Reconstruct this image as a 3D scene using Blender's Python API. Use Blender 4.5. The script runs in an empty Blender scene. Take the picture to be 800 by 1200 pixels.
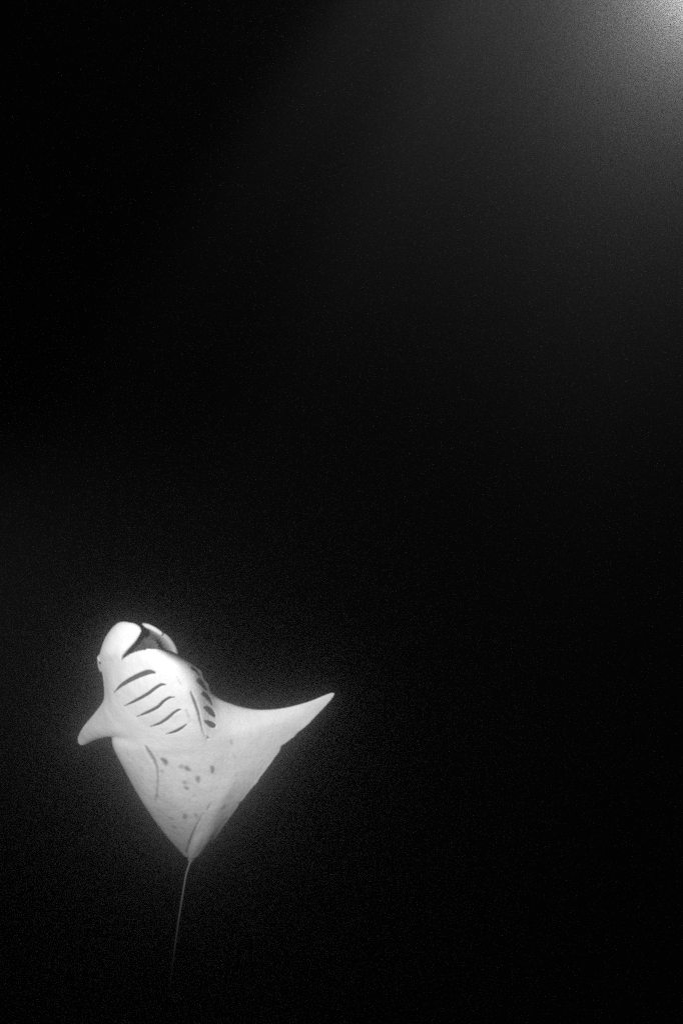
import bpy, math, random
import numpy as np
from mathutils import Vector, Matrix
from mathutils.kdtree import KDTree

scene = bpy.context.scene
R = math.radians

# ------------------------------------------------------------------ camera
PITCH = R(28)                                   # the diver looks up at the passing ray
CAM_ROT = (R(90) + PITCH, 0.0, 0.0)
CAM_LOC = Vector((0.0, 0.0, -14.0))             # fourteen metres down
CM = Matrix.Translation(CAM_LOC) @ Matrix.Rotation(CAM_ROT[0], 4, 'X')

def from_diver(x, y, d):
    """metres right, up and ahead of the diver -> world point"""
    return CM @ Vector((x, y, -d))

cam_data = bpy.data.cameras.new('camera')
cam = bpy.data.objects.new('camera', cam_data)
scene.collection.objects.link(cam)
cam.location = CAM_LOC
cam.rotation_euler = CAM_ROT
cam_data.lens = 25.2
cam_data.sensor_width = 36
cam_data.clip_start = 0.05
cam_data.clip_end = 400
scene.camera = cam

# ------------------------------------------------------------------ night world: no daylight reaches the water
world = bpy.data.worlds.new('World')
scene.world = world
world.use_nodes = True
bg = world.node_tree.nodes['Background']
bg.inputs['Color'].default_value = (1, 1, 1, 1)
bg.inputs['Strength'].default_value = 0.0003

# ------------------------------------------------------------------ lamps (each one's housing is built further down)
def spot(name, loc, target, power, angle, blend, radius):
    d = bpy.data.lights.new(name, 'SPOT')
    o = bpy.data.objects.new(name, d)
    scene.collection.objects.link(o)
    o.location = loc
    o.rotation_euler = (Vector(target) - Vector(loc)).to_track_quat('-Z', 'Y').to_euler()
    d.energy = power
    d.spot_size = R(angle)
    d.spot_blend = blend
    d.shadow_soft_size = radius
    d.color = (1, 1, 1)
    return o

VIDEO_AT, VIDEO_TO = from_diver(-1.6, 0.0, 0.8), from_diver(-1.25, -1.12, 6.0)
BEAM_AT, BEAM_TO = from_diver(4.6, 13.0, 9.0), from_diver(0.9, 0.0, 8.0)
FLOOD_AT, FLOOD_TO = from_diver(4.74, 6.85, 8.3), from_diver(2.0, 1.0, 2.5)
def ripple(o, scale, lo, hi):
    """the wavy surface and the lamp's own glass break its light into uneven shafts"""
    d = o.data
    d.use_nodes = True
    nt = d.node_tree
    em = nt.nodes['Emission']
    tc = nt.nodes.new('ShaderNodeTexCoord')
    sx = nt.nodes.new('ShaderNodeSeparateXYZ'); cx = nt.nodes.new('ShaderNodeCombineXYZ')
    nt.links.new(tc.outputs['Normal'], sx.inputs[0])
    for k in ('X', 'Y'):
        dv = nt.nodes.new('ShaderNodeMath'); dv.operation = 'DIVIDE'
        nt.links.new(sx.outputs[k], dv.inputs[0]); nt.links.new(sx.outputs['Z'], dv.inputs[1])
        nt.links.new(dv.outputs[0], cx.inputs[k])
    n = nt.nodes.new('ShaderNodeTexNoise')
    n.inputs['Scale'].default_value = scale; n.inputs['Detail'].default_value = 3
    mp = nt.nodes.new('ShaderNodeMapRange')
    mp.inputs['From Min'].default_value = 0.32; mp.inputs['From Max'].default_value = 0.68
    mp.inputs['To Min'].default_value = lo; mp.inputs['To Max'].default_value = hi
    nt.links.new(cx.outputs[0], n.inputs['Vector'])
    nt.links.new(n.outputs['Fac'], mp.inputs['Value'])
    nt.links.new(mp.outputs['Result'], em.inputs['Strength'])

spot('video_light_lamp', VIDEO_AT, VIDEO_TO, 2750, 52, 1.0, 0.06)
beam = spot('beam_lamp', BEAM_AT, BEAM_TO, 7000, 35.5, 0.2, 0.15)
flood = spot('flood_lamp', FLOOD_AT, FLOOD_TO, 560, 110, 1.0, 0.35)

ripple(beam, 11.0, 0.2, 1.8)
ripple(flood, 5.0, 0.35, 1.65)

scene.view_settings.view_transform = 'Standard'
scene.view_settings.look = 'None'
scene.view_settings.gamma = 1.0
scene.view_settings.use_curve_mapping = False
scene.view_settings.exposure = 0.0
scene.cycles.volume_bounces = 2
scene.cycles.max_bounces = 6
scene.cycles.use_denoising = False
scene.cycles.sample_clamp_indirect = 0.42
scene.cycles.sample_clamp_direct = 6.0
scene.cycles.use_adaptive_sampling = False
scene.cycles.sampling_pattern = 'BLUE_NOISE'
scene.cycles.filter_width = 1.9

# ------------------------------------------------------------------ helpers
def tag(o, label=None, cat=None, group=None, kind=None):
    if label: o['label'] = label
    if cat: o['category'] = cat
    if group: o['group'] = group
    if kind: o['kind'] = kind
    return o

def mesh_obj(name, verts, faces, mat, parent=None, smooth=True):
    me = bpy.data.meshes.new(name)
    me.from_pydata([tuple(map(float, v)) for v in verts], [], [tuple(map(int, f)) for f in faces])
    me.update()
    if mat: me.materials.append(mat)
    if smooth: me.shade_smooth()
    o = bpy.data.objects.new(name, me)
    scene.collection.objects.link(o)
    if parent: o.parent = parent
    return o

def empty(name, loc, rot=(0, 0, 0)):
    o = bpy.data.objects.new(name, None)
    scene.collection.objects.link(o)
    o.location = loc
    o.rotation_euler = rot
    o.empty_display_size = 0.2
    return o

def material(name):
    m = bpy.data.materials.new(name)
    m.use_nodes = True
    nt = m.node_tree
    return m, nt, nt.nodes['Principled BSDF'], nt.nodes['Material Output']

def plain(name, col, rough=0.5, metal=0.0):
    m, nt, b, out = material(name)
    n = nt.nodes.new('ShaderNodeTexNoise'); n.inputs['Scale'].default_value = 9
    mp = nt.nodes.new('ShaderNodeMapRange')
    mp.inputs['To Min'].default_value = 0.75; mp.inputs['To Max'].default_value = 1.15
    mx = nt.nodes.new('ShaderNodeVectorMath'); mx.operation = 'SCALE'
    mx.inputs[0].default_value = col
    tc = nt.nodes.new('ShaderNodeTexCoord')
    nt.links.new(tc.outputs['Object'], n.inputs['Vector'])
    nt.links.new(n.outputs['Fac'], mp.inputs['Value'])
    nt.links.new(mp.outputs['Result'], mx.inputs['Scale'])
    nt.links.new(mx.outputs['Vector'], b.inputs['Base Color'])
    b.inputs['Roughness'].default_value = rough
    b.inputs['Metallic'].default_value = metal
    return m

# skin: white belly, dark markings and painted-in shade where the vertex attribute says so
skin, nt, b, out = material('manta_skin')
at = nt.nodes.new('ShaderNodeAttribute'); at.attribute_name = 'pigment_shade'
tc = nt.nodes.new('ShaderNodeTexCoord')
n1 = nt.nodes.new('ShaderNodeTexNoise'); n1.inputs['Scale'].default_value = 5; n1.inputs['Detail'].default_value = 6
n2 = nt.nodes.new('ShaderNodeTexNoise'); n2.inputs['Scale'].default_value = 55; n2.inputs['Detail'].default_value = 3
add = nt.nodes.new('ShaderNodeMath'); add.operation = 'MULTIPLY_ADD'
add.inputs[1].default_value = 0.29; add.inputs[2].default_value = -0.115
add2 = nt.nodes.new('ShaderNodeMath'); add2.operation = 'MULTIPLY_ADD'; add2.inputs[1].default_value = 0.12
add3 = nt.nodes.new('ShaderNodeMath'); add3.operation = 'ADD'; add3.use_clamp = True
mix = nt.nodes.new('ShaderNodeMix'); mix.data_type = 'RGBA'
mix.inputs['A'].default_value = (0.80, 0.80, 0.80, 1)
mix.inputs['B'].default_value = (0.045, 0.045, 0.045, 1)
L = nt.links.new
for n in (n1, n2): L(tc.outputs['Object'], n.inputs['Vector'])
L(n1.outputs['Fac'], add.inputs[0]); L(n2.outputs['Fac'], add2.inputs[0]); L(add.outputs[0], add2.inputs[2])
sub = nt.nodes.new('ShaderNodeMath'); sub.operation = 'SUBTRACT'; sub.inputs[1].default_value = 0.06
L(add2.outputs[0], sub.inputs[0])
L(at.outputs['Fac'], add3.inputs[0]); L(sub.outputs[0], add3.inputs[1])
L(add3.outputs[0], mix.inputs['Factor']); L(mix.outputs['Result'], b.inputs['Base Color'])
b.inputs['Roughness'].default_value = 0.7
b.inputs['Specular IOR Level'].default_value = 0.12
bump = nt.nodes.new('ShaderNodeBump'); bump.inputs['Strength'].default_value = 0.25; bump.inputs['Distance'].default_value = 0.01
n3 = nt.nodes.new('ShaderNodeTexNoise'); n3.inputs['Scale'].default_value = 7; n3.inputs['Detail'].default_value = 4
L(tc.outputs['Object'], n3.inputs['Vector'])
fold = nt.nodes.new('ShaderNodeBump'); fold.inputs['Strength'].default_value = 0.22; fold.inputs['Distance'].default_value = 0.06
L(n3.outputs['Fac'], fold.inputs['Height']); L(fold.outputs['Normal'], bump.inputs['Normal'])
L(n2.outputs['Fac'], bump.inputs['Height']); L(bump.outputs['Normal'], b.inputs['Normal'])

gill_mat = plain('gill_tissue', (0.085, 0.085, 0.085), 0.6)
tail_mat = plain('tail_skin', (0.55, 0.55, 0.55), 0.6)
eye_mat = plain('eye_black', (0.012, 0.012, 0.012), 0.15)
black_metal = plain('black_anodised', (0.02, 0.02, 0.02), 0.4, 0.6)
steel = plain('steel', (0.4, 0.4, 0.4), 0.35, 1.0)

# ------------------------------------------------------------------ the manta ray, in metres about its own centre
# x to its side, y towards the head, z out of the belly.  Rows run from the lower jaw to
# the tail root, each across the belly from one wing edge to the other.
BELLY = np.array([[[-0.7454, 0.6682, -0.05], [-0.6453, 0.6882, 0.08], [-0.5573, 0.723, 0.18], [-0.4705, 0.7669, 0.26], [-0.3613, 0.8284, 0.33], [-0.2452, 0.8543, 0.36], [-0.1697, 0.8505, 0.34], [-0.1195, 0.8167, 0.27], [-0.0931, 0.7785, 0.18], [-0.0885, 0.7386, 0.05], [-0.1086, 0.6941, -0.1]],
    [[-0.741, 0.5534, -0.08], [-0.6313, 0.5825, 0.08], [-0.5095, 0.6167, 0.2], [-0.3768, 0.6665, 0.3], [-0.2424, 0.7155, 0.37], [-0.1143, 0.7486, 0.4], [-0.0189, 0.7578, 0.38], [0.0303, 0.7411, 0.3], [0.0567, 0.7065, 0.2], [0.0674, 0.6536, 0.05], [0.0584, 0.5997, -0.1]],
    [[-0.7265, 0.4376, -0.08], [-0.6274, 0.4602, 0.07], [-0.4957, 0.4993, 0.2], [-0.3429, 0.5443, 0.3], [-0.1862, 0.5972, 0.38], [-0.0253, 0.6376, 0.41], [0.0613, 0.6507, 0.38], [0.1118, 0.6393, 0.3], [0.1395, 0.6029, 0.2], [0.1453, 0.5403, 0.05], [0.1311, 0.4762, -0.1]],
    [[-0.747, 0.3185, -0.12], [-0.63, 0.3464, 0.04], [-0.4872, 0.3782, 0.16], [-0.3145, 0.4305, 0.28], [-0.1377, 0.485, 0.36], [0.0368, 0.5261, 0.39], [0.1153, 0.5363, 0.35], [0.1602, 0.5234, 0.27], [0.1784, 0.48, 0.15], [0.1857, 0.4143, 0], [0.1856, 0.3549, -0.12]],
    [[-0.858, 0.1811, -0.22], [-0.678, 0.2373, -0.02], [-0.4993, 0.2766, 0.12], [-0.3024, 0.3337, 0.25], [-0.1116, 0.3829, 0.33], [0.0817, 0.4085, 0.35], [0.1573, 0.4127, 0.29], [0.1979, 0.3905, 0.18], [0.2338, 0.3437, 0.03], [0.3158, 0.3, -0.08], [0.4437, 0.252, -0.15]],
    [[-0.9939, 0.0296, -0.33], [-0.7722, 0.1115, -0.13], [-0.5418, 0.1719, 0.05], [-0.3024, 0.23, 0.2], [-0.0874, 0.2768, 0.29], [0.1186, 0.2865, 0.3], [0.1886, 0.2897, 0.24], [0.2427, 0.2766, 0.12], [0.354, 0.2516, -0.02], [0.5571, 0.231, -0.12], [0.7699, 0.2042, -0.19]],
    [[-1.0833, -0.1107, -0.44], [-0.8612, 0.0046, -0.24], [-0.5857, 0.0929, 0], [-0.3188, 0.1148, 0.14], [-0.072, 0.1457, 0.24], [0.1406, 0.1526, 0.24], [0.2256, 0.1549, 0.18], [0.3256, 0.1637, 0.07], [0.5295, 0.1784, -0.05], [0.8464, 0.2154, -0.15], [1.2191, 0.3588, -0.22]],
    [[-1.0484, -0.1747, -0.46], [-0.8661, -0.0803, -0.32], [-0.591, 0.0447, -0.04], [-0.3368, 0.0181, 0.1], [-0.0723, 0.0302, 0.18], [0.1425, 0.044, 0.18], [0.2515, 0.0558, 0.13], [0.3932, 0.0728, 0.05], [0.6026, 0.1166, -0.04], [0.834, 0.1509, -0.12], [1.0208, 0.1187, -0.18]],
    [[-0.9109, -0.1361, -0.52], [-0.7943, -0.0714, -0.4], [-0.6117, 0.0204, -0.06], [-0.3458, -0.0306, 0.08], [-0.0758, -0.0249, 0.15], [0.1401, -0.0144, 0.15], [0.2602, -0.01, 0.1], [0.4115, 0.0026, 0.03], [0.5918, 0.0375, -0.04], [0.7765, 0.0592, -0.11], [0.9111, 0.0262, -0.17]],
    [[-0.7678, -0.117, -0.66], [-0.7091, -0.0662, -0.42], [-0.6932, -0.0757, -0.1], [-0.3576, -0.0831, 0.05], [-0.0793, -0.0804, 0.12], [0.1377, -0.0734, 0.12], [0.2708, -0.0729, 0.08], [0.43, -0.0609, 0.01], [0.5799, -0.0449, -0.05], [0.7047, -0.0321, -0.1], [0.8025, -0.0702, -0.15]],
    [[-0.5351, -0.486, -0.65], [-0.625, -0.4025, -0.42], [-0.5726, -0.297, -0.17], [-0.3322, -0.3148, -0.04], [-0.0812, -0.321, 0.02], [0.1343, -0.3173, 0.03], [0.2571, -0.3143, 0], [0.3684, -0.3002, -0.02], [0.4633, -0.3006, -0.06], [0.5377, -0.3153, -0.1], [0.5986, -0.3374, -0.14]],
    [[-0.3893, -0.8232, -0.7], [-0.4732, -0.7328, -0.48], [-0.446, -0.6242, -0.27], [-0.2763, -0.6087, -0.16], [-0.0795, -0.6058, -0.1], [0.0987, -0.5975, -0.08], [0.1873, -0.5861, -0.07], [0.2579, -0.583, -0.08], [0.3062, -0.6078, -0.14], [0.344, -0.6317, -0.18], [0.3675, -0.6557, -0.22]],
    [[-0.2743, -1.0954, -0.72], [-0.3206, -1.0033, -0.55], [-0.3117, -0.9375, -0.42], [-0.2059, -0.9258, -0.36], [-0.104, -0.9184, -0.31], [-0.0097, -0.9169, -0.29], [0.0616, -0.9078, -0.27], [0.1119, -0.9124, -0.28], [0.1346, -0.938, -0.32], [0.1446, -0.9773, -0.39], [0.1528, -1.0032, -0.43]],
    [[-0.1934, -1.2524, -0.68], [-0.1846, -1.2412, -0.64], [-0.1701, -1.2348, -0.61], [-0.1478, -1.2361, -0.58], [-0.12, -1.2343, -0.56], [-0.086, -1.2179, -0.51], [-0.0468, -1.1986, -0.47], [-0.016, -1.187, -0.47], [0.0109, -1.1773, -0.49], [0.0244, -1.1723, -0.52], [0.0284, -1.1718, -0.56]]])
FIN_NEAR = np.array([[[-0.7823, 0.5573, -0.16], [-0.6708, 0.5813, -0.02], [-0.5608, 0.6177, 0.08], [-0.4524, 0.6633, 0.16]],
    [[-0.7769, 0.6671, -0.09], [-0.6688, 0.6849, 0.03], [-0.5763, 0.7106, 0.12], [-0.4762, 0.7574, 0.23]],
    [[-0.7114, 0.763, 0.03], [-0.622, 0.7826, 0.13], [-0.5233, 0.7962, 0.2], [-0.4329, 0.8216, 0.26]],
    [[-0.6594, 0.8715, 0.08], [-0.5712, 0.8893, 0.18], [-0.4659, 0.8914, 0.23], [-0.3611, 0.8934, 0.26]],
    [[-0.6075, 0.9434, 0.11], [-0.5233, 0.9688, 0.2], [-0.4188, 0.9634, 0.25], [-0.3201, 0.9548, 0.26]],
    [[-0.5525, 0.9973, 0.14], [-0.4858, 1.0119, 0.21], [-0.3982, 1.0113, 0.25], [-0.3175, 0.984, 0.25]],
    [[-0.5049, 1.0263, 0.17], [-0.4612, 1.0324, 0.2], [-0.411, 1.0288, 0.23], [-0.3629, 1.0116, 0.23]]])
FIN_FAR = np.array([[[-0.3196, 0.6959, -0.02], [-0.2143, 0.6857, -0], [-0.1168, 0.6756, 0.02], [-0.0598, 0.6756, 0.02]],
    [[-0.3537, 0.8356, -0.04], [-0.2505, 0.8231, -0.03], [-0.1572, 0.8072, 0], [-0.0966, 0.7986, 0.03]],
    [[-0.3969, 0.9076, -0.04], [-0.3106, 0.8932, -0.04], [-0.2168, 0.8769, -0.01], [-0.1499, 0.8767, 0.03]],
    [[-0.42, 0.9611, -0.02], [-0.351, 0.938, -0.03], [-0.2714, 0.9215, 0], [-0.2043, 0.9175, 0.04]],
    [[-0.3929, 0.9893, 0], [-0.3527, 0.977, -0.01], [-0.3045, 0.9659, 0.01], [-0.2514, 0.9546, 0.05]]])
FIN_RIM = np.array([[[-0.3718, 1.0007, 0.05], [-0.3062, 0.9911, 0.07], [-0.2472, 0.9631, 0.08], [-0.1993, 0.9174, 0.06]],
    [[-0.3521, 0.9932, 0.07], [-0.2938, 0.9816, 0.09], [-0.2411, 0.9542, 0.09], [-0.1933, 0.9156, 0.07]],
    [[-0.3407, 0.9824, 0.06], [-0.2956, 0.9643, 0.07], [-0.2427, 0.9374, 0.07], [-0.1947, 0.9051, 0.05]]])
TAIL_ROOT = [[0.1786, -0.5809, -0.2, 0.02], [0.1241, -0.7213, -0.235, 0.045], [0.0376, -0.9222, -0.335, 0.055], [-0.044, -1.1162, -0.475, 0.055], [-0.0888, -1.2499, -0.56, 0.028]]
TAIL = [[-0.0685, -1.1512, -0.5, 0.0151], [-0.0942, -1.2655, -0.56, 0.0102], [-0.1463, -1.4208, -0.62, 0.0079], [-0.1979, -1.6607, -0.7, 0.0072], [-0.2479, -1.9053, -0.78, 0.0064], [-0.2945, -2.1547, -0.86, 0.0057], [-0.3395, -2.4026, -0.93, 0.0049], [-0.372, -2.6001, -0.98, 0.0041], [-0.3941, -2.7681, -1.02, 0.003]]
GILLS = [[[-0.5846, 0.4408, 0.1049, 0.0014], [-0.5056, 0.5177, 0.1904, 0.01], [-0.4154, 0.5794, 0.2614, 0.0143], [-0.3229, 0.6309, 0.3226, 0.0157], [-0.2517, 0.6631, 0.3607, 0.0164], [-0.207, 0.6735, 0.3773, 0.0129], [-0.1673, 0.6693, 0.3883, 0.0036]],
    [[-0.4889, 0.3429, 0.1475, 0.0014], [-0.3704, 0.411, 0.242, 0.0083], [-0.2516, 0.4846, 0.3213, 0.0097], [-0.177, 0.5431, 0.3639, 0.0089], [-0.1247, 0.5757, 0.3853, 0.0083], [-0.0829, 0.5774, 0.3922, 0.0021]],
    [[-0.3799, 0.263, 0.1801, 0.0014], [-0.27, 0.3209, 0.2533, 0.0083], [-0.1739, 0.3775, 0.3104, 0.0097], [-0.1177, 0.4337, 0.3435, 0.0083], [-0.0642, 0.4687, 0.3643, 0.0076], [-0.0234, 0.474, 0.3694, 0.0021]],
    [[-0.2658, 0.1884, 0.1947, 0.0014], [-0.1735, 0.2296, 0.2455, 0.0076], [-0.0991, 0.2826, 0.2867, 0.0089], [-0.0438, 0.3339, 0.3168, 0.0076], [0.0005, 0.3635, 0.3332, 0.0069], [0.0275, 0.3634, 0.3329, 0.0021]],
    [[-0.1327, 0.1356, 0.2161, 0.0014], [-0.0617, 0.1595, 0.2401, 0.0076], [0.0002, 0.1937, 0.2626, 0.0083], [0.0532, 0.2351, 0.2802, 0.0021]],
    [[0.0889, 0.6736, 0.2553, 0.01], [0.0966, 0.6528, 0.1757, 0.0271], [0.1171, 0.6205, 0.1395, 0.0271], [0.1343, 0.5847, 0.1206, 0.0086]],
    [[0.1405, 0.5789, 0.2739, 0.01], [0.1531, 0.5585, 0.2167, 0.025], [0.1681, 0.5115, 0.1507, 0.0236], [0.1843, 0.4578, 0.0885, 0.0071]],
    [[0.1674, 0.4717, 0.2546, 0.0043], [0.1855, 0.4479, 0.1878, 0.0171], [0.2081, 0.3927, 0.1222, 0.0193], [0.2318, 0.3359, 0.1062, 0.0029]],
    [[0.1818, 0.3585, 0.2407, 0.0036], [0.206, 0.3333, 0.1863, 0.0179], [0.2332, 0.2906, 0.1451, 0.02], [0.2541, 0.2501, 0.1252, 0.0071]],
    [[0.1876, 0.2471, 0.235, 0.0036], [0.2092, 0.2276, 0.2036, 0.0136], [0.2367, 0.1953, 0.1645, 0.0186], [0.2568, 0.1777, 0.1405, 0.01]]]
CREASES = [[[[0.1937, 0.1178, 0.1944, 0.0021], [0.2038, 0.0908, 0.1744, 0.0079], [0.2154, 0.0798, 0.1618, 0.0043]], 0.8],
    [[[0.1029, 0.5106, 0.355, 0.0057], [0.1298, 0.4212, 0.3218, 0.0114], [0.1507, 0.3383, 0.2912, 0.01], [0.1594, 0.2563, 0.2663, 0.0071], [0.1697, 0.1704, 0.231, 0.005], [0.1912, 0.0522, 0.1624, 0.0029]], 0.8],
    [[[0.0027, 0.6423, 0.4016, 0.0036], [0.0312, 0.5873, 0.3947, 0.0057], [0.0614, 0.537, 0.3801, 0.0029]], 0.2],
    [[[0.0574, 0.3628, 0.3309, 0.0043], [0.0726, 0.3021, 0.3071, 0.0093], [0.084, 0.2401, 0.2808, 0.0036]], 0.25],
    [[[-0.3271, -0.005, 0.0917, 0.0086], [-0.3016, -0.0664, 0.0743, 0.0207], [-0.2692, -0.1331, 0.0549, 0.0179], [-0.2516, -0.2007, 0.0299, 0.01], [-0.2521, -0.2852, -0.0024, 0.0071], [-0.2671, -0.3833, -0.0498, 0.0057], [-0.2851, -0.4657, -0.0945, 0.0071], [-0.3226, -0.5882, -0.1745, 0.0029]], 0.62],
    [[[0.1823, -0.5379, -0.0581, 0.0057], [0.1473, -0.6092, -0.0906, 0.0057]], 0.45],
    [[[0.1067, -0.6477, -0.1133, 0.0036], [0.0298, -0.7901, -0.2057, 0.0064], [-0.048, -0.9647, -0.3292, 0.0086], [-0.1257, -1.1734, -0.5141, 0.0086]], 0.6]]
SPOTS = [[-0.1725, -0.1284, 0.0826, 0.0270714, 1.6, 0.7],
    [-0.2067, -0.2318, 0.0304, 0.0180714, 1.2, 0.34],
    [-0.0315, -0.1704, 0.0833, 0.0217143, 1.4, 0.39],
    [0.0132, -0.1898, 0.0783, 0.0235, 1.5, 0.59],
    [0.0935, -0.2925, 0.0392, 0.0217143, 1.6, 0.59],
    [-0.0202, -0.3273, 0.0222, 0.0180714, 1.4, 0.46],
    [-0.0106, -0.3818, 0.0008, 0.0198571, 1.4, 0.5],
    [0.2164, -0.2029, 0.0515, 0.0180714, 2.2, 0.65],
    [0.3724, 0.0206, 0.053, 0.0144286, 1.8, 0.28],
    [0.3949, -0.1168, 0.0136, 0.0126429, 1.7, 0.22],
    [-0.0536, -0.6841, -0.1475, 0.0235, 1.4, 0.54],
    [-0.1846, -0.7276, -0.2065, 0.0217143, 1.4, 0.43],
    [0.0456, -0.6683, -0.1275, 0.0180714, 1.6, 0.43],
    [-0.1726, -0.8385, -0.282, 0.0235, 1.4, 0.31],
    [-0.512, -0.0983, -0.0163, 0.0180714, 2.2, 0.16],
    [-0.3966, -0.2426, -0.0391, 0.0270714, 1.7, 0.12],
    [0.2818, -0.5811, -0.1106, 0.0225714, 1.6, 0.31],
    [-0.2761, -0.4831, -0.1018, 0.0135714, 1.4, 0.46]]
EYE = [[-0.7298, 0.6672, -0.01, 0.014], [-0.084, 0.6609, -0.12, 0.014]]
EYE_BUMP = [-0.7351, 0.7011, -0.03, 0.03]
NICKS = [[[0.8025, -0.0994, -0.15], 0.03, [-0.022, 0.008, 0]], [[0.8824, -0.0221, -0.16], 0.03, [0.01, -0.008, 0]], [[0.4074, -0.5883, -0.2], 0.025, [-0.008, 0.004, 0]], [[0.5547, -0.3958, -0.14], 0.03, [0.006, -0.004, 0]], [[-0.3372, -0.9133, -0.4], 0.03, [0.006, 0.004, 0]], [[0.1178, 0.6, 0], 0.035, [0.02, 0.014, 0]], [[0.1714, 0.4786, 0], 0.035, [0.018, 0.012, 0]]]

def catmull(P, n):
    """resample control points along axis 0 to n points"""
    P = np.asarray(P, float)
    m = len(P)
    E = np.concatenate([2 * P[:1] - P[1:2], P, 2 * P[-1:] - P[-2:-1]])
    t = np.linspace(0, m - 1, n)
    i = np.minimum(t.astype(int), m - 2)
    f = (t - i).reshape((-1,) + (1,) * (P.ndim - 1))
    a, b_, c, d = E[i], E[i + 1], E[i + 2], E[i + 3]
    return 0.5 * (2 * b_ + (c - a) * f + (2 * a - 5 * b_ + 4 * c - d) * f ** 2 + (3 * b_ - a - 3 * c + d) * f ** 3)

def surface(C, nr, nc):
    return catmull(catmull(C, nr).transpose(1, 0, 2), nc).transpose(1, 0, 2)

def normals(V):
    n = np.cross(np.gradient(V, axis=1), -np.gradient(V, axis=0))
    return n / (np.linalg.norm(n, axis=2, keepdims=True) + 1e-9)

def grid_faces(nr, nc, off=0, flip=False):
    F = []
    for i in range(nr - 1):
        for j in range(nc - 1):
            a = off + i * nc + j
            q = (a, a + nc, a + nc + 1, a + 1)
            F.append(q[::-1] if flip else q)
    return F

def seg_dist(P, line):
    """distance of points P to a polyline whose points are (x, y, z, half width); also width there"""
    best = np.full(len(P), 1e9); w = np.zeros(len(P))
    for a, b_ in zip(line[:-1], line[1:]):
        a = np.array(a); b_ = np.array(b_)
        ab = b_[:3] - a[:3]
        t = np.clip(((P - a[:3]) @ ab) / (ab @ ab + 1e-12), 0, 1)
        d = np.linalg.norm(P - (a[:3] + t[:, None] * ab), axis=1)
        hw = a[3] + t * (b_[3] - a[3])
        k = d < best
        best[k] = d[k]; w[k] = hw[k]
    return best, w

NR, NC = 320, 280
V = surface(BELLY, NR, NC)
for _ in range(330):                              # even out the lofted belly, its rim held
    V[1:-1, 1:-1] = 0.5 * V[1:-1, 1:-1] + 0.125 * (V[:-2, 1:-1] + V[2:, 1:-1] + V[1:-1, :-2] + V[1:-1, 2:])
for p, r, move in NICKS:                        # little tears in the thin trailing edge
    g = np.exp(-(((V - np.array(p)) ** 2).sum(2) / r ** 2))
    V = V + g[..., None] * np.array(move)
N = normals(V)

# gill slits and creases are pressed into the skin
flat = V.reshape(-1, 3)
pig_shade = np.zeros(len(flat))
press = np.zeros(len(flat))
for line in GILLS:
    d, w = seg_dist(flat, line)
    k = np.clip(1.6 - d / np.maximum(w, 0.003), 0, 1)
    press = np.maximum(press, 0.013 * np.clip(w / 0.012, 0.8, 1.3) * k * k * (3 - 2 * k))
    pig_shade = np.maximum(pig_shade, 0.8 * np.clip((1.15 - d / np.maximum(w, 0.0042)) / 0.5, 0, 1))
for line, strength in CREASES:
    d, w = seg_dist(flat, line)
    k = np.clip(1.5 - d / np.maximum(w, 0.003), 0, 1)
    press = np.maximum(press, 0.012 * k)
    pig_shade = np.maximum(pig_shade, strength * k)  # the creases' shade is put into the skin colour too
rng = np.random.RandomState(4)
for x, y, z, r, el, strength in SPOTS:
    q = flat - np.array((x, y, z))
    d = np.sqrt(q[:, 0] ** 2 + (q[:, 1] / el) ** 2 + q[:, 2] ** 2) / r
    a = np.arctan2(q[:, 1], q[:, 0])
    d = d * (1 + 0.18 * np.sin(2 * a + rng.rand() * 6) + 0.12 * np.sin(3 * a + rng.rand() * 6))
    pig_shade = np.maximum(pig_shade, strength * np.clip((1.25 - d) / 0.6, 0, 1))

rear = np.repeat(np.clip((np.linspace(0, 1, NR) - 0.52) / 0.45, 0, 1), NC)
pig_shade = pig_shade + np.abs(rng.randn(len(pig_shade))) * (0.035 + 0.17 * rear)      # fine grey stippling, denser towards the tail to paint in rear shading too

U = np.linspace(-1, 1, NC)[None, :]
T = catmull(np.array([.26, .31, .35, .36, .34, .30, .26, .24, .21, .18, .14, .10, .07, .05])[:, None], NR)
rim = np.concatenate([V[:, 0], V[:, -1], V[-1]])[::4]
rim_d = np.full(NR * NC, 9.0)
for p in rim:
    rim_d = np.minimum(rim_d, ((flat - p) ** 2).sum(1))
rim_d = np.sqrt(rim_d).reshape(NR, NC)
thick = np.minimum(T * np.clip(1 - np.abs(U) ** 2.2, 0, 1) ** 0.8, 0.45 * rim_d ** 1.15) + 0.016
away = N * 0.4 + np.array((0, 0, 0.6))
D = V - away / np.linalg.norm(away, axis=2, keepdims=True) * thick[..., None]
head = np.clip(1 - np.linspace(0, 13, NR) / 2.0, 0, 1)[:, None]
D[..., 1] += 0.08 * head ** 1.5 * (1 - np.abs(U) ** 4)           # the upper jaw reaches past the lower one
Vp = V - N * press.reshape(NR, NC)[..., None]

verts = [Vp.reshape(-1, 3), D.reshape(-1, 3)]
pig_shades = [pig_shade, np.full(NR * NC, 0.93)]
faces = grid_faces(NR, NC, 0) + grid_faces(NR, NC, NR * NC, True)
vi = lambda i, j: i * NC + j
di = lambda i, j: NR * NC + i * NC + j
for i in range(NR - 1):
    faces.append((vi(i, 0), di(i, 0), di(i + 1, 0), vi(i + 1, 0)))
    faces.append((vi(i, NC - 1), vi(i + 1, NC - 1), di(i + 1, NC - 1), di(i, NC - 1)))
for j in range(NC - 1):
    faces.append((vi(NR - 1, j), di(NR - 1, j), di(NR - 1, j + 1), vi(NR - 1, j + 1)))
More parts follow.
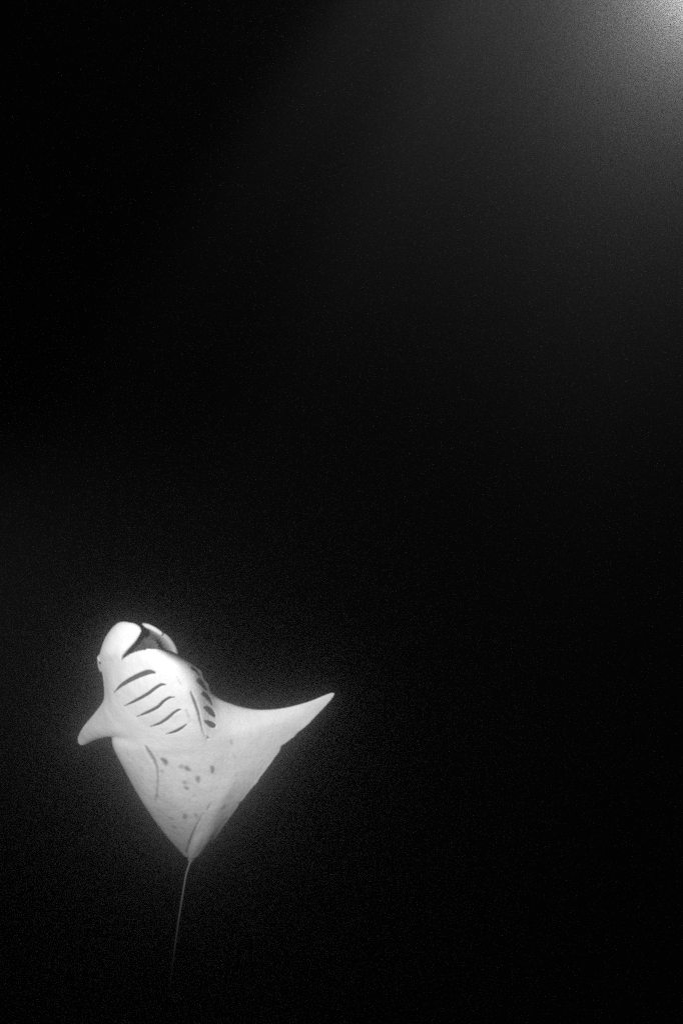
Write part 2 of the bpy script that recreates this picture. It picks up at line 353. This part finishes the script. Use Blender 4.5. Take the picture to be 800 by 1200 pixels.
# the mouth: a pouch between the jaws
K = 24
base = 2 * NR * NC
prev = [vi(0, j) for j in range(NC)]
pouch_u = (1 - np.abs(np.linspace(-1, 1, NC)) ** 3)[:, None]
for k in range(1, K + 1):
    s = k / K
    if k == K:
        cur = [di(0, j) for j in range(NC)]
    else:
        p = Vp[0] * (1 - s) + D[0] * s
        p = p + np.array((0.09, -0.34, 0.0)) * math.sin(math.pi * s) ** 1.2 * pouch_u
        verts.append(p); pig_shades.append(np.full(NC, 0.94 * min(1, max(0, s - 0.06) * 8)))
        cur = list(range(base, base + NC)); base += NC
    for j in range(NC - 1):
        faces.append((prev[j], prev[j + 1], cur[j + 1], cur[j]))
    prev = cur

def slab(C, nr, nc, thickness, pig_fn):
    """a fin blade: a closed rounded slab about a control grid"""
    global base
    S = surface(C, nr, nc)
    n = normals(S)
    u = np.linspace(-1, 1, nc)[None, :]; v = np.linspace(-1, 1, nr)[:, None]
    t = thickness * np.sqrt(np.clip((1 - np.abs(u) ** 4) * (1 - np.abs(v) ** 6), 0, 1))[..., None] + 0.0095
    A, B = S + n * t, S - n * t
    uu = np.repeat(u, nr, 0); vv = np.repeat(v, nc, 1)
    verts.extend([A.reshape(-1, 3), B.reshape(-1, 3)])
    pig_shades.extend([pig_fn(uu, vv, True).reshape(-1), pig_fn(uu, vv, False).reshape(-1)])
    faces.extend(grid_faces(nr, nc, base)); faces.extend(grid_faces(nr, nc, base + nr * nc, True))
    a = lambda i, j: base + i * nc + j
    c = lambda i, j: base + nr * nc + i * nc + j
    for i in range(nr - 1):
        faces.append((a(i, 0), c(i, 0), c(i + 1, 0), a(i + 1, 0)))
        faces.append((a(i, nc - 1), a(i + 1, nc - 1), c(i + 1, nc - 1), c(i, nc - 1)))
    for j in range(nc - 1):
        faces.append((a(nr - 1, j), c(nr - 1, j), c(nr - 1, j + 1), a(nr - 1, j + 1)))
        faces.append((a(0, j), a(0, j + 1), c(0, j + 1), c(0, j)))
    base += 2 * nr * nc

def tube(line, sides, rings, wob=0.0):
    """closed tapered tube along (x, y, z, r)"""
    P = catmull(np.array(line), rings)
    tan = np.gradient(P[:, :3], axis=0)
    tan /= np.linalg.norm(tan, axis=1, keepdims=True)
    vs, fs = [], []
    for k in range(rings):
        a = np.cross(tan[k], (0.3, 0.2, 1.0)); a /= np.linalg.norm(a)
        c = np.cross(tan[k], a)
        for s in range(sides):
            th = 2 * math.pi * s / sides
            vs.append(P[k, :3] + max(P[k, 3], 0.0005) * (math.cos(th) * a + math.sin(th) * c))
    for k in range(rings - 1):
        for s in range(sides):
            s2 = (s + 1) % sides
            fs.append((k * sides + s, k * sides + s2, (k + 1) * sides + s2, (k + 1) * sides + s))
    fs.append(tuple(reversed(range(sides))))
    fs.append(tuple(range((rings - 1) * sides, rings * sides)))
    return vs, fs

def ball(centre, r, seg=20, ring=12, scale=(1, 1, 1)):
    vs, fs = [], []
    for i in range(ring + 1):
        a = math.pi * i / ring
        for j in range(seg):
            t = 2 * math.pi * j / seg
            vs.append((centre[0] + r * scale[0] * math.sin(a) * math.cos(t), centre[1] + r * scale[1] * math.sin(a) * math.sin(t), centre[2] + r * scale[2] * math.cos(a)))
    for i in range(ring):
        for j in range(seg):
            fs.append((i * seg + j, (i + 1) * seg + j, (i + 1) * seg + (j + 1) % seg, i * seg + (j + 1) % seg))
    return vs, fs

one = lambda u, v, front: np.full(u.shape, 0.0)
slab(FIN_NEAR, 60, 44, 0.016, one)
slab(FIN_FAR, 60, 44, 0.014, lambda u, v, front: 0.92 - 0.42 * np.clip((u - 0.0) / 0.9, 0, 1) ** 1.3)
slab(FIN_RIM, 24, 40, 0.006, lambda u, v, front: np.full(u.shape, 0.12))
tv, tf = tube(TAIL_ROOT, 20, 40)
verts.append(np.array(tv)); pig_shades.append(np.full(len(tv), 0.06))
faces += [tuple(i + base for i in f) for f in tf]; base += len(tv)

bv, bf = ball(EYE_BUMP[:3], EYE_BUMP[3], scale=(1, 1.1, 1.3))
verts.append(np.array(bv)); pig_shades.append(np.zeros(len(bv)))
faces += [tuple(i + base for i in f) for f in bf]; base += len(bv)

src = np.concatenate(verts); spig_shade = np.concatenate(pig_shades)
MANTA_AT = from_diver(-1.2857, -1.9286, 6.0)
manta = empty('manta_ray', MANTA_AT, CAM_ROT)
tag(manta, 'white bellied manta ray with dark gill slits and open mouth gliding upward in black water', 'manta ray')

shell = mesh_obj('shell', src, faces, None)
rm = shell.modifiers.new('remesh', 'REMESH'); rm.mode = 'VOXEL'; rm.voxel_size = 0.006; rm.use_smooth_shade = True
sm = shell.modifiers.new('smooth', 'SMOOTH'); sm.iterations = 4; sm.factor = 0.5
dg = bpy.context.evaluated_depsgraph_get()
me = bpy.data.meshes.new_from_object(shell.evaluated_get(dg), depsgraph=dg)
bpy.data.objects.remove(shell)
kd = KDTree(len(src))
for i, p in enumerate(src): kd.insert(p, i)
kd.balance()
co = np.empty(len(me.vertices) * 3); me.vertices.foreach_get('co', co)
vals = []
for p in co.reshape(-1, 3):
    near = kd.find_n(p, 6)
    wsum = sum(1 / (d + 1e-3) for _, _, d in near)
    vals.append(sum(spig_shade[i] / (d + 1e-3) for _, i, d in near) / wsum)
me.attributes.new('pigment_shade', 'FLOAT', 'POINT').data.foreach_set('value', np.array(vals, dtype=np.float32))
me.materials.clear(); me.materials.append(skin); me.shade_smooth(); me.name = 'body'
body = bpy.data.objects.new('body', me)
scene.collection.objects.link(body); body.parent = manta

# the dark tissue inside each gill slit
kd2 = KDTree(len(flat))
for i, p in enumerate(flat): kd2.insert(p, i)
kd2.balance()
fn = N.reshape(-1, 3)
for line in GILLS:
    P = catmull(np.array(line), 26)
    P[:, 3] = np.maximum(P[:, 3], 0.0012)
    tan = np.gradient(P[:, :3], axis=0); tan /= np.linalg.norm(tan, axis=1, keepdims=True)
    vs, fs = [], []
    M = 7
    for k in range(len(P)):
        _, i0, _ = kd2.find(P[k, :3])
        nn = fn[i0]
        side = np.cross(nn, tan[k]); side /= np.linalg.norm(side)
        for m in range(M):
            s = -1 + 2 * m / (M - 1)
            q = P[k, :3] + side * s * P[k, 3] * 1.12
            _, i1, _ = kd2.find(q)
            q = q + fn[i1] * float(np.dot(flat[i1] - q, fn[i1]))
            vs.append(q - fn[i1] * (0.0008 + 0.0035 * (1 - s * s)))
    fs = grid_faces(len(P), M, 0)
    g = mesh_obj('gill_slit', vs, fs, gill_mat, manta)
    so = g.modifiers.new('wall', 'SOLIDIFY'); so.thickness = 0.003

tv, tf = tube(TAIL, 10, 90)
mesh_obj('tail', tv, tf, tail_mat, manta)

for e in EYE:
    vs, fs = ball(e[:3], e[3])
    mesh_obj('eye', vs, fs, eye_mat, manta)

# ------------------------------------------------------------------ the lamps' housings, where the beams come from (all beyond the picture)
lens_mat, nt, b, out = material('lamp_lens')
b.inputs['Emission Color'].default_value = (1, 1, 1, 1)
b.inputs['Emission Strength'].default_value = 2.0
lens_mat.cycles.emission_sampling = 'NONE'
b.inputs['Base Color'].default_value = (0.8, 0.8, 0.8, 1)

def lathe(profile, seg=28):
    vs, fs = [], []
    for r, z in profile:
        for s in range(seg):
            t = 2 * math.pi * s / seg
            vs.append((r * math.cos(t), r * math.sin(t), z))
    for i in range(len(profile) - 1):
        for s in range(seg):
            s2 = (s + 1) % seg
            fs.append((i * seg + s, i * seg + s2, (i + 1) * seg + s2, (i + 1) * seg + s))
    return vs, fs

def dive_lamp(at, to, r, label):
    o = empty('dive_lamp', at)
    o.rotation_euler = (Vector(to) - Vector(at)).to_track_quat('-Z', 'Y').to_euler()
    z0 = r * 0.9                                  # the lens sits just behind the light
    vs, fs = lathe([(0.001, z0 + r * 3.2), (r * .55, z0 + r * 3.2), (r * .62, z0 + r * 3.0), (r * .62, z0 + r * 1.2), (r * 1.05, z0 + r * .5),
                    (r * 1.12, z0 - r * .1), (r * 1.02, z0 - r * .1), (r * .98, z0 + r * .05)])
    mesh_obj('housing', vs, fs, black_metal, o)
    vs, fs = lathe([(0.001, z0), (r * .6, z0 + r * .01), (r * .97, z0 + r * .04)])
    mesh_obj('lens', vs, fs, lens_mat, o)
    vs, fs = tube([(r * 1.1, 0, z0 + r * .6, r * .09), (r * 1.6, 0, z0 + r * 1.2, r * .09), (r * 1.5, 0, z0 + r * 2.2, r * .09), (r * .6, 0, z0 + r * 2.7, r * .09)], 10, 24)
    mesh_obj('handle', vs, fs, steel, o)
    return tag(o, label, 'lamp')
dive_lamp(VIDEO_AT, VIDEO_TO, 0.06, 'small black video light held above the diver, aimed at the ray')
dive_lamp(BEAM_AT, BEAM_TO, 0.30, 'large black lamp under the surface throwing a long slanting beam')
dive_lamp(FLOOD_AT, FLOOD_TO, 0.35, 'black floodlight hanging in the water and glowing through it')

# ------------------------------------------------------------------ suspended specks drifting in the water
# (thickest where the lamps draw it together, thin everywhere else)
random.seed(11)
sv, sf = [], []
axis = (BEAM_TO - BEAM_AT).normalized()
count = 0
while count < 5000:
    d = 3.0 + 8.0 * random.random() ** 0.8
    p = from_diver(random.uniform(-0.55, 0.62) * d, random.uniform(-0.75, 0.95) * d, d)
    off = math.degrees((p - BEAM_AT).angle(axis))
    near = math.exp(-((p - FLOOD_AT).length / 4.0) ** 2)
    keep = 0.012 + 0.45 * max(0.0, min(1.0, (19 - off) / 5)) * max(0.1, 1 - (p - BEAM_AT).length / 17) + near
    if random.random() > keep: continue
    count += 1
    r = 0.00085 * (d / 5) ** 0.6 * (0.6 + min(2.0, random.expovariate(1.0) * 0.6)) * (0.35 + 0.65 * min(1.0, keep * 4))
    ax = Vector((random.gauss(0, 1), random.gauss(0, 1), random.gauss(0, 1))).normalized()
    q = ax.to_track_quat('Z', 'Y')
    st = random.uniform(0.8, 2.2)
    o = len(sv)
    for c in ((1, 0, 0), (-1, 0, 0), (0, 1, 0), (0, -1, 0), (0, 0, st), (0, 0, -st)):
        sv.append(p + q @ (Vector(c) * r))
    for f in ((0, 2, 4), (2, 1, 4), (1, 3, 4), (3, 0, 4), (2, 0, 5), (1, 2, 5), (3, 1, 5), (0, 3, 5)):
        sf.append(tuple(o + i for i in f))
snow = plain('plankton_pale', (0.7, 0.7, 0.7), 0.6)
snt = snow.node_tree                                   # glassy little bodies: light passes through them
tr = snt.nodes.new('ShaderNodeBsdfTranslucent'); tr.inputs['Color'].default_value = (0.85, 0.85, 0.85, 1)
ms = snt.nodes.new('ShaderNodeMixShader'); ms.inputs['Fac'].default_value = 0.7
snt.links.new(snt.nodes['Principled BSDF'].outputs['BSDF'], ms.inputs[1])
snt.links.new(tr.outputs['BSDF'], ms.inputs[2])
snt.links.new(ms.outputs['Shader'], snt.nodes['Material Output'].inputs['Surface'])
pl = mesh_obj('plankton', sv, sf, snow)
tag(pl, 'pale specks of plankton drifting in the dark water', 'plankton', kind='stuff')

# ------------------------------------------------------------------ the water itself, an even scattering volume round everything
wm, nt, b, out = material('sea_water')
nt.nodes.remove(b)
pv = nt.nodes.new('ShaderNodeVolumePrincipled')
pv.inputs['Color'].default_value = (0.85, 0.85, 0.85, 1)
pv.inputs['Density'].default_value = 0.074
pv.inputs['Anisotropy'].default_value = 0.971
nt.links.new(pv.outputs['Volume'], out.inputs['Volume'])
x0, x1, y0, y1, z0, z1 = -24, 24, -8, 34, -34, 10
bx = [(x, y, z) for z in (z0, z1) for y in (y0, y1) for x in (x0, x1)]
hz = mesh_obj('haze', bx, [(0, 2, 3, 1), (4, 5, 7, 6), (0, 1, 5, 4), (2, 6, 7, 3), (0, 4, 6, 2), (1, 3, 7, 5)], wm, smooth=False)
tag(hz, 'dark sea water glowing softly where the lamps shine through it', 'water', kind='stuff')
